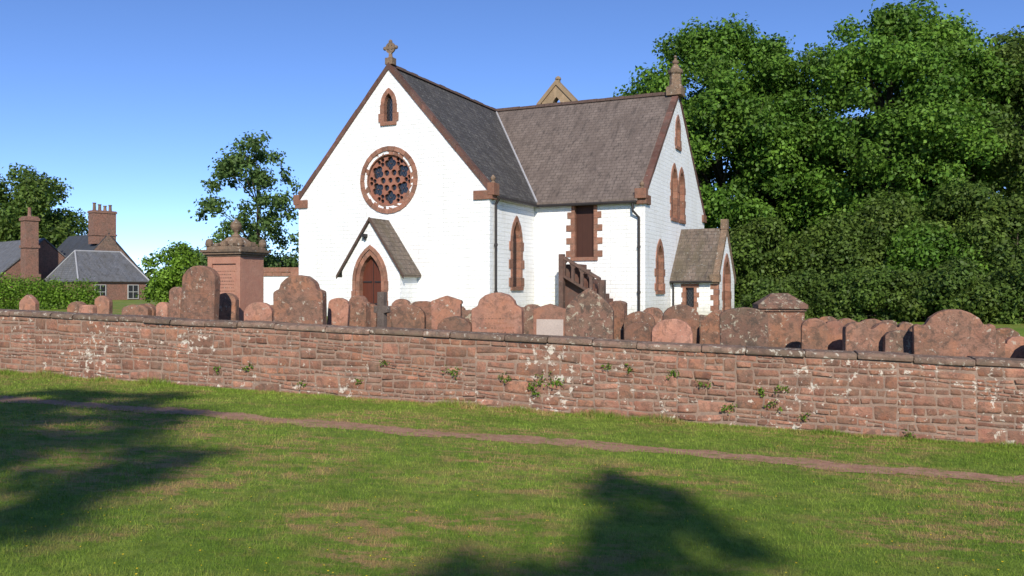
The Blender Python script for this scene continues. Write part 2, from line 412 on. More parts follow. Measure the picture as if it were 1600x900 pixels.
while x0<s1:
    x1=min(s1,x0+random.uniform(.9,2.4)); z=-.06
    while z<1.145:
        h=random.choice([.07,.09,.12,.14,.16,.19,.22])
        if z+h>1.08: h=1.148-z
        x=x0
        while x<x1-.001:
            w=max(.09,h*random.uniform(.8,2.8)); w=min(w,.55)
            if x1-(x+w)<.12: w=x1-x
            if h>.13 and random.random()<.42:
                k=random.uniform(.35,.65); kk=random.uniform(.35,.65)
                if random.random()<.5:
                    addstone(x,x+w,z,z+h*k); addstone(x,x+w*kk,z+h*k,z+h); addstone(x+w*kk,x+w,z+h*k,z+h)
                else:
                    addstone(x,x+w,z+h*k,z+h); addstone(x,x+w*kk,z,z+h*k); addstone(x+w*kk,x+w,z,z+h*k)
            else: addstone(x,x+w,z,z+h)
            x+=w
        z+=h
    x0=x1
obj('stonework',mesh_from(st,'stonework',WALLM,recalc=False,smooth=True),bw)
cp=MB(); x=s0
while x<s1:
    L=random.uniform(.45,1.05); j=random.uniform(-.02,.02); jz=random.uniform(-.014,.016); k2=random.uniform(-.012,.012)
    prof=[(-.04+j,1.15),(-.045+j,1.19+k2),(-.035+j,1.225),(0+j,1.247),(.25,1.262),(.5,1.25),(.56,1.2),(.56,1.15)]
    a=[(x+.004+(.01 if i%2 else 0),y,zz+jz-.0335*x) for i,(y,zz) in enumerate(prof)]; cp.prism(a,(L-.012,random.uniform(-.015,.015),-.0335*(L-.012)),random.uniform(.65,1.2)); x+=L
co=obj('coping',mesh_from(cp,'coping',COPE),bw); bevel(co,.014)

def leafcloud(N,cent,rad,size,seed,squash=1.0,up=.3,tone=(.6,1.4),shell=.55):
    r=np.random.default_rng(seed); K=len(cent); w=rad**2; idx=r.choice(K,N,p=w/w.sum())
    dr=r.normal(size=(N,3)); dr/=np.linalg.norm(dr,axis=1)[:,None]
    rr=rad[idx]*(shell+(1.15-shell)*r.uniform(0,1,N)**.7)
    rr*=1+.26*np.sin(dr[:,0]*7+idx)*np.sin(dr[:,2]*6+idx*2)
    off=dr*rr[:,None]; off[:,2]*=squash; P=cent[idx]+off+r.normal(size=(N,3))*size*.6
    nn=dr*.7+r.normal(size=(N,3))*.55+np.array([0,0,up]); nn/=np.linalg.norm(nn,axis=1)[:,None]
    tt=np.cross(nn,r.normal(size=(N,3))); tt/=np.linalg.norm(tt,axis=1)[:,None]; bb=np.cross(nn,tt)
    s=size*r.uniform(.6,1.35,N)[:,None]
    V=np.stack([P-tt*s*.5,P+bb*s*.36-tt*s*.05+nn*s*.08,P+tt*s*.55,P-bb*s*.36-tt*s*.05+nn*s*.08],1).reshape(-1,3)
    cl=r.uniform(.8,1.2,K)[idx]
    return V,r.uniform(tone[0],tone[1],N)*cl
def wallY(px): r=(px-800)/F; return 14.2/(1+.265*r)
for i,(px,py,r) in enumerate([(706,580,9),(790,592,9),(820,598,12),(848,590,16),(870,596,9),(1048,582,10),(1100,600,8),(1140,632,11),(1185,612,7),(1210,632,10),(1222,608,9),(388,572,7),(337,577,6),(948,572,5),(978,574,7),(832,612,8),(600,565,5),(1255,650,7),(470,600,4),(1420,680,8),(560,595,4)]):
    Yw=wallY(px)-.04; X0=PX(px,Yw); Z0=PZ(py,Yw); R=r/F*Yw
    k=5; c=np.array([[random.uniform(-1,1)*R*1.1,random.uniform(-.4,0)*R,random.uniform(-.9,.5)*R*.7] for _ in range(k)])
    V,t=leafcloud(int(14+r*5),c,np.full(k,R*.45),.036,100+i,shell=.1,tone=(.5,1.1))
    me=quick_mesh('wall_fern',V,np.arange(len(V)),4,t,HEDGEM)
    obj('wall_fern',me,loc=(X0,Yw,Z0),label='small green fern tuft rooted in sandstone wall joints',category='fern',group='ferns growing in the boundary wall')

# ------------------------------------------------------------------ church
ZB=.55
A=(-.795,30.0); CA=math.radians(-25)
ch=empty('church',(A[0],A[1],ZB),CA,label='white painted stone church with slate roofs and red sandstone dressings',category='church')
ze=5.15; zr=9.95; UL=-8.46; UC=-4.23; NV0=4.0; NV1=14.2; VC=9.1; UR=4.52
def part(name,mb,mat,parent=ch,smooth=False,**k): return obj(name,mesh_from(mb,name,mat,ZB,smooth),parent,**k)
fr_front=frame((UC,0),(1,0),(0,-1))
fr_side=frame((0,0),(0,1),(1,0))
fr_nave=frame((0,NV0),(1,0),(0,-1))
fr_gab=frame((UR,NV0),(0,1),(1,0))
w1=MB(); w1.prism([(UL,0,0),(0,0,0),(0,0,ze),(UC,0,zr),(UL,0,ze)],(0,9.0,0))
w2=MB(); w2.prism([(UR,NV0,0),(UR,NV1,0),(UR,NV1,ze),(UR,VC,zr),(UR,NV0,ze)],(-12.8,0,0))
w3=MB(); w3.prism([(UL+.2,13,0),(-.2,13,0),(-.2,13,ze-.05),(UC,13,zr-.1),(UL+.2,13,ze-.05)],(0,3,0))
W1=part('wall',w1,WHITE,label='white front gable wall with rose window opening'); W2=part('wall',w2,WHITE); W3=part('wall',w3,WHITE)
def window(fr,w,z0,zs,ha,wallobj,cutlist,t=.16,q=.12,mat=GLASS,nm='window',sill=True,bh=.3,shift=0,dp=-.16):
    f2=lambda a,z,d: fr(a+shift,z,d)
    cutlist.append(polyprism(f2,arch(w+.06,z0-.02,zs,ha+.03) if ha>0 else [(w/2+.03,z0-.02),(w/2+.03,zs+.03),(-w/2-.03,zs+.03),(-w/2-.03,z0-.02)],.2,-.24))
    g=polyprism(f2,arch(w+.02,z0,zs,ha) if ha>0 else [(w/2+.01,z0),(w/2+.01,zs),(-w/2-.01,zs),(-w/2-.01,z0)],dp,dp-.04)
    o=part(nm,g,mat)
    s=MB(); surround(s,f2,w,z0,zs,ha,t,q,sill=sill,bh=bh); so=part('frame',s,RED,o)
    return o
c1=[];c2=[]
window(fr_front,.38,7.95,8.6,.42,W1,c1,.16,.1,bh=.33)
window(fr_side,.72,1.75,3.45,.78,W1,c1,.17,.12,shift=2.27,bh=.32)
RC=5.76; Ri=.98; Ro=1.27
circ=[(Ri*1.01*math.cos(2*math.pi*i/48),RC+Ri*1.01*math.sin(2*math.pi*i/48)) for i in range(48)]
c1.append(polyprism(fr_front,circ,.2,-.24))
rose=part('rose_window',polyprism(fr_front,circ,-.2,-.23),GLASS)
ring=MB()
def ringseg(mb,ra,rb,d0,d1,n,cx=0,cz=RC,gap=.0,tone=True):
    for i in range(n):
        a0=2*math.pi*(i)/n+gap; a1=2*math.pi*(i+1)/n-gap
        q=[(cx+ra*math.cos(a0),cz+ra*math.sin(a0)),(cx+rb*math.cos(a0),cz+rb*math.sin(a0)),(cx+rb*math.cos(a1),cz+rb*math.sin(a1)),(cx+ra*math.cos(a1),cz+ra*math.sin(a1))]
        mb.hexa([fr_front(x,z,d0) for x,z in q]+[fr_front(x,z,d1+(random.uniform(-.01,.01) if tone else 0)) for x,z in q],random.uniform(.65,1.2) if tone else 1)
ringseg(ring,1.1,Ro,-.1,.05,28,gap=.004); ringseg(ring,.95,1.1,-.22,.0,28,gap=.003)
part('frame',ring,RED,rose)
cir2=[(.97*math.cos(2*math.pi*i/48),RC+.97*math.sin(2*math.pi*i/48)) for i in range(48)]
tro=part('tracery',polyprism(fr_front,cir2,-.10,-.18),REDP,rose)
tc=[]
def hole(x,z,r,jit): 
    n=14; tc.append(polyprism(fr_front,[(x+r*math.cos(2*math.pi*(i+.3)/n),RC+z+r*math.sin(2*math.pi*(i+.3)/n)) for i in range(n)],-.05+jit,-.25-jit))
j=0
for k in range(6):
    a=k*math.pi/3+math.pi/6
    cx,cz=.64*math.cos(a),.64*math.sin(a)
    for q in range(4):
        b=a+q*math.pi/2; hole(cx+.135*math.cos(b),cz+.135*math.sin(b),.128,.0007*j); j+=1
    b=k*math.pi/3
    hole(.325*math.cos(b),.325*math.sin(b),.118,.0007*j); j+=1
    hole(.85*math.cos(b-.105),.85*math.sin(b-.105),.080,.0006*j); hole(.85*math.cos(b+.105),.85*math.sin(b+.105),.080,.0008*j)
    hole(.70*math.cos(b),.70*math.sin(b),.085,.0009*j)
hole(0,0,.10,.0)
boolcut(tro,tc,REDP)
boolcut(W1,c1)
window(fr_nave,.78,2.9,4.9,0,W2,c2,.16,.17,mat=DOORD,nm='door',shift=2.1,bh=.26)
window(fr_gab,.82,4.65,6.1,.66,W2,c2,.17,.1,shift=4.35,bh=.3)
window(fr_gab,.82,4.65,6.1,.66,W2,c2,.17,.1,shift=5.62,bh=.3)
window(fr_gab,.5,7.75,8.4,.48,W2,c2,.2,.1,shift=4.98,bh=.3)
window(fr_gab,.82,1.6,2.75,.66,W2,c2,.2,.14,shift=2.05,bh=.3)
boolcut(W2,c2)

def zf(u): return zr-(zr-ze)*abs(u-UC)/4.23
def zn(v): return zr-(zr-ze)*abs(v-VC)/5.1
def slab(pts,zfun,lo=.02,hi=.14):
    m=MB(); a=[(u,v,zfun(u,v)+lo) for u,v in pts]; m.prism(a,(0,0,hi-lo)); return m
VE=VC-(.2+4.23)/4.23*5.1
part('roof',slab([(UC,.25),(.2,.25),(.2,VE),(UC,VC)],lambda u,v:zf(u)),SLATE1,label='dark lichen-spotted slate roof slope')
part('roof',slab([(UC,.25),(UL-.2,.25),(UL-.2,VE),(UC,VC)],lambda u,v:zf(u)),SLATE1)
part('roof',slab([(UC,VC),(4.28,VC),(4.28,VE),(.2,VE)],lambda u,v:zn(v)),SLATE2,label='brown weathered slate roof slope')
part('roof',slab([(UC,VC),(-8.3,VC),(-8.3,VC-4.07/4.23*5.1)],lambda u,v:zn(v)),SLATE2)
part('roof',slab([(-8.3,VC),(4.28,VC),(4.28,NV1+.2),(-8.3,NV1+.2)],lambda u,v:zn(v)),SLATE2)
part('roof',slab([(UC,VC+1),(.0,12),(.0,16.1),(UC,16.1)],lambda u,v:zf(u)-.06),SLATE2)
part('roof',slab([(UC,VC+1),(UL,12),(UL,16.1),(UC,16.1)],lambda u,v:zf(u)-.06),SLATE2)
rd=MB()
def ridge(a,b,n):
    a=Vector(a);b=Vector(b);d=(b-a)/n
    s=Vector((-d.y,d.x,0)).normalized()
    for i in range(n):
        p=a+d*i+d*.01; q=d*.97; jz=random.uniform(-.015,.02)
        rd.prism([p+s*.15+Vector((0,0,-.06)),p+s*.02+Vector((0,0,.09+jz)),p-s*.02+Vector((0,0,.09+jz)),p-s*.15+Vector((0,0,-.06))],q,random.uniform(.8,1.3))
ridge((UC,.3,zr+.13),(UC,VC,zr+.13),20); ridge((UC,VC,zr+.13),(4.25,VC,zr+.13),20); ridge((UC,VC,zr+.1),(UC,15.7,zr+.06),14)
part('ridge_tiles',rd,DARKWOOD)
vl=MB(); p=Vector((UC,VC,zr+.16)); q=Vector((.2,VE,zf(.2)+.16)); vl.tube([p,q],[.05,.05],6); part('valley_flashing',vl,LEAD)
def chev(c,hw,zap,zea,fr,lo,hi,d0,d1,ext=.12):
    sl=(zap-zea)/hw; e=hw+ext; sk=MB()
    for sg in(-1,1):
        nseg=9
        for i in range(nseg):
            x0=e*i/nseg; x1=e*(i+1)/nseg-.012
            if i==0: x0=.0 if sg>0 else .004
            j=random.uniform(-.012,.012)
            P=[(sg*x0,zap-sl*x0+lo),(sg*x1,zap-sl*x1+lo),(sg*x1,zap-sl*x1+hi+j),(sg*x0,zap-sl*x0+hi+j)]
            sk.prism([fr(x+c,z,d0+j*.4) for x,z in P],fr(0,0,d1)-fr(0,0,d0),random.uniform(.75,1.25))
    part('gable_coping',sk,SKEW)
chev(0,4.23,zr,ze,fr_front,-.04,.22,.05,-.26)
chev(5.1,5.1,zr,ze,fr_gab,-.02,.19,.04,-.22)
for b6 in ([(-.62,.14,-.08,.34,ze-.3,ze+.02),(-.05,.22,-.10,.36,ze-.16,ze+.28)],[(UL-.14,UL+.45,-.08,.34,ze-.3,ze+.02),(UL-.2,UL+.08,-.1,.36,ze-.16,ze+.24)],
  [(UR-.36,UR+.09,NV0-.15,NV0+.5,ze-.3,ze+.05),(UR-.34,UR+.1,NV0-.26,NV0+.06,ze-.1,ze+.28)],[(UR-.36,UR+.09,NV1-.5,NV1+.15,ze-.3,ze+.05)]):
    kn=MB()
    for b in b6: kn.box(*b,random.uniform(.6,.85))
    bevel(part('kneeler_stone',kn,RED),.015)
def knob(u,v,z,s=1.):
    fn=MB(); fn.lathe((u,v,z),[(.13*s,0),(.13*s,.06*s),(.07*s,.12*s),(.12*s,.2*s),(.14*s,.28*s),(.09*s,.37*s),(.03*s,.44*s)],8); part('finial',fn,BUFF)
knob(.09,.1,ze+.26,.7); knob(UL-.05,.1,ze+.22,.45); knob(UR-.1,NV0-.08,ze+.26,.7)
fn=MB(); zq=zr+.16
fn.box(UC-.16,UC+.16,-.02,.26,zq,zq+.25); fn.lathe((UC,.12,zq+.25),[(.12,0),(.08,.06),(.07,.12),(.06,.16)],8)
zc=zr+.8
for (a,b) in(((0,-.3),(0,.3)),((-.29,0),(.29,0))):
    x0,x1=(-.055,.055) if a[0]==b[0] else (-.25,.25); z0,z1=(-.26,.24) if a[0]==b[0] else (-.055,.055)
    dd=.05 if a[0]==b[0] else .046
    fn.box(UC+x0,UC+x1,.12-dd,.12+dd,zc+z0,zc+z1)
for i in range(16):
    a0=math.pi*2*i/16;a1=math.pi*2*(i+1)/16
    q4=[(r*math.cos(a),r*math.sin(a)) for r,a in((.12,a0),(.21,a0),(.21,a1),(.12,a1))]
    fn.hexa([(UC+x,.085,zc+z) for x,z in q4]+[(UC+x,.155,zc+z) for x,z in q4])
for dx,dz in((.25,0),(-.25,0),(0,.24)):
    fn.lathe((UC+dx,.12,zc+dz-.07),[(.03,0),(.07,.04),(.07,.1),(.03,.14)],8)
part('cross_finial',fn,BUFF)
pn=MB(); pc_=(UR-.13,VC)
pn.box(pc_[0]-.33,pc_[0]+.33,VC-.33,VC+.33,zr+.0,zr+.36)
pn.lathe((*pc_,zr+.36),[(.34,0),(.34,.06),(.26,.12),(.25,.55),(.32,.62),(.34,.74),(.22,.8),(.15,.92),(.09,1.0),(.14,1.05),(.15,1.13),(.06,1.2),(.04,1.27),(.09,1.32),(.02,1.4)],8)
part('pinnacle',pn,BUFF)
# bellcote
bc=MB(); vb=16.0; zb=10.0; UB=UC+.42; fb=frame((UB,vb),(1,0),(0,-1))
for sx in(-1,1):
    bc.prism([fb(sx*.28,zb-1.6,.25),fb(sx*.98,zb-1.6,.25),fb(sx*.98,zb+1.45,.25),fb(sx*.28,zb+1.45,.25)],(0,.5,0))
bc.prism([fb(-.28,zb-1.6,.25),fb(.28,zb-1.6,.25),fb(.28,zb-.1,.25),fb(-.28,zb-.1,.25)],(0,.5,0))
inn=arch(.56,zb,zb+1.45,.62,6)[1:-1]
out=[(.98,zb+1.45),(.95,zb+1.62),(.82,zb+1.85),(.66,zb+2.05),(.46,zb+2.3),(.23,zb+2.55),(0,zb+2.8)]; out=out+[(-x,z) for x,z in reversed(out[:-1])]
for i in range(len(inn)-1):
    q=[inn[i],out[i],out[i+1],inn[i+1]]; bc.hexa([fb(x,z,.25) for x,z in q]+[fb(x,z,-.25) for x,z in q],random.uniform(.75,1.05))
BC=part('bellcote',bc,BELLM)
bk=MB(); pts=[(-1.15,zb+1.5),(0,zb+2.72),(1.15,zb+1.5),(1.15,zb+1.78),(0,zb+3.0),(-1.15,zb+1.78)]
bk.prism([fb(x,z,.33) for x,z in pts],(0,.66,0),.8); bk.box(UB-.1,UB+.1,vb-.1,vb+.1,zb+2.86,zb+3.06,.8); bk.lathe((UB,vb,zb+3.06),[(.17,0),(.15,.1),(.05,.18)],8,.8)
part('coping',bk,BELLM,BC)
g=MB(); g.tube([(.24,.3,zf(.2)),(.24,VE-.05,zf(.2))],.06,8); part('gutter',g,IRON)
g=MB(); g.tube([(.26,VE,zn(VE)),(4.25,VE,zn(VE))],.06,8); part('gutter',g,IRON)
for pts in ([(.2,.35,ze-.25),(.08,.35,ze-.45),(.08,.35,.5)],[(4.1,NV0-.22,ze-.2),(4.1,NV0-.22,ze-.55),(4.3,NV0-.08,ze-.8),(4.3,NV0-.08,.4)]):
    g=MB(); g.tube(pts,.05,8)
    for zz in (1.5,3.2): g.tube([(pts[-1][0],pts[-1][1],zz),(pts[-1][0],pts[-1][1],zz+.09)],.068,8)
    part('downpipe',g,IRON)

# entrance porch
ep=MB(); pd=1.2; fp=frame((UC,-pd),(1,0),(0,-1)); pa=4.12; hw=1.25; sl=(4.12-2.12)/1.38
ep.prism([fp(x,z,0) for x,z in[(-hw,0),(hw,0),(hw,pa-sl*hw),(0,pa),(-hw,pa-sl*hw)]],(0,pd+.05,0))
PO=part('porch',ep,WHITE,label='gabled white entrance porch with arched sandstone doorway')
dc=polyprism(fp,arch(1.0,-.2,1.95,.98),.2,-.3)
boolcut(PO,[dc])
d_=part('door',polyprism(fp,arch(.98,.4,1.95,.97),-.2,-.25),DOOR,PO)
s_=MB(); surround(s_,fp,.94,.55,1.95,.95,.15,.03,dout=.02,din=-.24,sill=False,bh=.35); surround(s_,fp,1.26,.55,1.95,1.16,.12,.02,dout=.07,din=-.1,sill=False,bh=.35)
part('frame',s_,RED,d_)
ir=MB()
for zz in(1.1,1.9):
    for sx in(-1,1):
        a=sorted((sx*.06,sx*.44)); ir.box(UC+a[0],UC+a[1],-pd+.17,-pd+.195,zz,zz+.05)
ir.box(UC-.008,UC+.008,-pd+.18,-pd+.197,.5,2.85)
part('hinge',ir,IRON,d_)
pr=MB()
for sx in(-1,1):
    e=1.42; pts=[fp(0,pa+.03,.06),fp(sx*e,pa-sl*e+.03,.06),fp(sx*e,pa-sl*e+.13,.06),fp(0,pa+.13,.06)]; pr.prism(pts,(0,pd+.1,0))
part('roof',pr,SLATE3,PO)
pf=MB()
for sx in(-1,1):
    e=1.45; pts=[fp(0,pa+.02,.11),fp(sx*e,pa-sl*e+.02,.11),fp(sx*e,pa-sl*e+.15,.11),fp(0,pa+.15,.11)]; pf.prism(pts,(0,.055,0))
part('bargeboard',pf,DARKWOOD,PO)
lm=MB(); lm.box(UC-.28,UC-.12,-pd-.2,-pd-.01,3.55,3.66); lm.box(UC-.23,UC-.17,-pd-.12,-pd-.0,3.45,3.56); part('lamp',lm,IRON,PO)

# side porch
sp=MB(); u0,u1=UR-.02,6.46; v0,v1=7.8,11.4; vc=9.6
sp.prism([(u1,v0,0),(u1,v1,0),(u1,v1,2.1),(u1,vc,4.1),(u1,v0,2.1)],(u0-u1,0,0))
SP=part('porch',sp,WHITE,label='small white side porch with mossy slate roof')
fsp=frame((5.32,v0),(1,0),(0,-1)); fsg=frame((u1,vc),(0,1),(1,0)); cc=[]
cc.append(polyprism(fsp,[(.19,.9),(.19,1.75),(-.19,1.75),(-.19,.9)],.2,-.24)); cc.append(polyprism(fsg,arch(1.3,-.2,1.9,1.0),.2,-.24)); boolcut(SP,cc)
o=part('window',polyprism(fsp,[(.18,.9),(.18,1.75),(-.18,1.75),(-.18,.9)],-.14,-.18),GLASS,SP)
s_=MB(); surround(s_,fsp,.34,.92,1.72,0,.12,.08,bh=.2); part('frame',s_,RED,o)
o=part('door',polyprism(fsg,arch(1.24,.4,1.9,.97),-.18,-.22),DOOR,SP)
s_=MB(); surround(s_,fsg,1.2,.55,1.9,.95,.26,.1,sill=False,bh=.3); part('frame',s_,RED,o)
r_=MB()
for sx in(-1,1):
    e=1.98; s2_=2.0/1.8
    r_.prism([(u0,vc,4.13),(u0,vc+sx*e,4.13-s2_*e),(u0,vc+sx*e,4.25-s2_*e),(u0,vc,4.25)],(u1-u0-.2,0,0))
part('roof',r_,SLATE3,SP)
k_=MB(); e=1.95; s2_=2.0/1.8
k_.prism([(u1+.05,vc-e,4.05-s2_*e),(u1+.05,vc,4.05),(u1+.05,vc+e,4.05-s2_*e),(u1+.05,vc+e,4.32-s2_*e),(u1+.05,vc,4.32),(u1+.05,vc-e,4.32-s2_*e)],(-.25,0,0))
k_.box(u1-.22,u1+.07,vc-.15,vc+.15,4.2,4.62); k_.box(u1-.3,u1+.1,v0-.22,v0+.12,1.95,2.25)
part('gable_coping',k_,BUFF,SP)
q_=MB()
for i in range(7):
    h=.22; w=.3 if i%2 else .18; q_.box(u1-w,u1+.015,v0-.015,v0+(.18 if i%2 else .3),.55+i*h,.55+(i+1)*h-.008,random.uniform(.8,1.15))
part('quoin',q_,RED,SP)
g=MB(); g.tube([(UR+.02,v0-.24,1.95),(u1-.2,v0-.24,1.95)],.045,8); part('gutter',g,IRON,SP)
g=MB(); g.tube([(UR+.12,v0-.2,1.9),(UR+.12,v0-.06,1.7),(UR+.12,v0-.06,.5)],.04,8); part('downpipe',g,IRON,SP)

# outside stair
ss=MB(); vs0,vs1=2.85,NV0+.0
ss.box(1.62,2.2,vs0+.35,vs1,.3,2.6)
for i in range(11):
    z=2.6-(i+1)*.185; ss.box(2.2+i*.15,2.2+(i+1)*.15+.02*(i<10),vs0+.3,vs1-.002,.3,z,random.uniform(.8,1.1))
ST=part('staircase',ss,SKEW,label='dark weathered stone outside stair with pierced parapet')
pp=MB()
def para(ua,za,ub,zb_,h,n):
    for r0,r1,tn in((0,.10,1.3),(h-.11,h,1.6)):
        pp.prism([(ua,vs0,za+r0),(ub,vs0,zb_+r0),(ub,vs0,zb_+r1),(ua,vs0,za+r1)],(0,.17,0),tn)
    du=(ub-ua)/n
    for i in range(n+1):
        u=ua+du*i; z=za+(zb_-za)*i/n; w=.05
        pp.box(u-w,u+w,vs0+.02,vs0+.15,z+.06,z+h-.08,random.uniform(1.3,1.8))
        if i<n:
            um=u+du/2; zm=za+(zb_-za)*(i+.5)/n+h-.09
            for sg in(-1,1): pp.prism([(um+sg*du*.5,vs0+.03,zm+.02-sg*(za-zb_)/n*.5),(um+sg*du*.5,vs0+.03,zm-.24-sg*(za-zb_)/n*.5),(um+sg*.01,vs0+.03,zm+.02)],(0,.1,0),1.4)
pp.box(1.5,1.68,vs0-.03,vs0+.2,.3,2.98,1.4); para(1.68,2.1,3.12,1.28,.8,4); pp.box(3.12,3.3,vs0-.03,vs0+.2,.3,2.0,1.4)
part('parapet',pp,DARKRED,ST)

# ------------------------------------------------------------------ gravestones
def gtop(kind,w):
    h=w/2; P=[]
    if kind=='round': P=[(h*math.cos(a),h*.75*math.sin(a)) for a in np.linspace(0,math.pi,17)]
    elif kind=='segment': P=[(h*math.cos(a),h*.38*math.sin(a)) for a in np.linspace(0,math.pi,15)]
    elif kind=='shoulder':
        R=[(h,0),(h*.98,h*.1),(h*.86,h*.17),(h*.76,h*.2)]+[(h*.74*math.cos(a),h*.22+h*.5*math.sin(a)) for a in np.linspace(.1,math.pi/2,8)]
        P=R+[(-x,z) for x,z in reversed(R[:-1])]
    elif kind=='pointed':
        R=[(h,0),(h*.93,h*.16),(h*.75,h*.38),(h*.5,h*.6),(h*.25,h*.78),(0,h*.95)]; P=R+[(-x,z) for x,z in reversed(R[:-1])]
    elif kind=='pediment':
        R=[(h,0),(h*1.05,0),(h*1.05,h*.16),(h*.98,h*.22),(0,h*.55)]; P=R+[(-x,z) for x,z in reversed(R[:-1])]
    elif kind=='double':
        R=[(h,0),(h*.97,h*.12),(h*.8,h*.26),(h*.55,h*.32),(h*.3,h*.26),(h*.12,h*.1),(0,h*.04)]; P=R+[(-x,z) for x,z in reversed(R[:-1])]
    elif kind=='scroll':
        R=[(h,0),(h*.99,h*.12),(h*.9,h*.18),(h*.78,h*.14),(h*.7,h*.16),(h*.6,h*.34),(h*.4,h*.48),(h*.2,h*.55),(0,h*.57)]; P=R+[(-x,z) for x,z in reversed(R[:-1])]
    return P
desc={'round':'round-topped','segment':'low arched','shoulder':'shouldered round-topped','pointed':'pointed-arch','pediment':'pediment-topped','double':'double-arched','scroll':'scroll-shouldered'}
mdesc={id(G1):'pink sandstone',id(G2):'brown sandstone',id(G3):'dark lichened sandstone'}
def grave(pl,pr_,top,kind,off,mat,yaw=-12,lean=0,tilt=0,panel=None,extra=''):
    px=(pl+pr_)/2; Yg=wallY(px)+.65+off; X=PX(px,Yg); w=(pr_-pl)/F*Yg/math.cos(math.radians(yaw)); ztop=PZ(top,Yg)
    zg=gh(X,Yg); T=.13+.05*random.random()+w*.05
    if kind=='pediment': w/=1.05
    P=gtop(kind,w); mh=max(z for _,z in P); H=ztop-zg-mh
    P=[(x+random.uniform(-.006,.006),z+random.uniform(-.006,.006)) for x,z in P]
    pts=[(-w/2,-.15)]+[(w/2,-.15)]+[(x,H+z) for x,z in P]
    m=MB(); m.prism([(x,-T/2,z) for x,z in pts],(0,T,0)); tn=random.uniform(.75,1.3); m.t=[tn]*len(m.t)
    me=mesh_from(m,'gravestone',mat)
    o=obj('gravestone',me,loc=(X,Yg,zg),rot=math.radians(yaw)+random.uniform(-.1,.1),label=f"{desc[kind]} {mdesc[id(mat)]} headstone {extra or 'standing upright in churchyard grass'}",category='gravestone',group='headstones in the churchyard')
    o.rotation_euler[0]=math.radians(tilt); o.rotation_euler[1]=math.radians(lean+random.uniform(-1.2,1.2))
    bevel(o,.018,2)
    if panel:
        pm=MB(); z0,z1,k=panel; nL=int((z1-z0)*H/.085)
        zt=z1*H
        if k=='pale':
            pm.box(-w*.4,w*.4,-T/2-.012,-T/2+.01,z0*H,z1*H); obj('panel',mesh_from(pm,'panel',PALE),o)
        else:
            for i in range(nL):
                zz=zt-i*.085; ww=w*random.uniform(.22,.38); x=-ww
                while x<ww:
                    l=random.uniform(.02,.06); pm.box(x,min(x+l,ww),-T/2-.002,-T/2+.01,zz,zz+.024); x+=l+.02
            obj('inscription',mesh_from(pm,'inscription',G2),o)
    return o
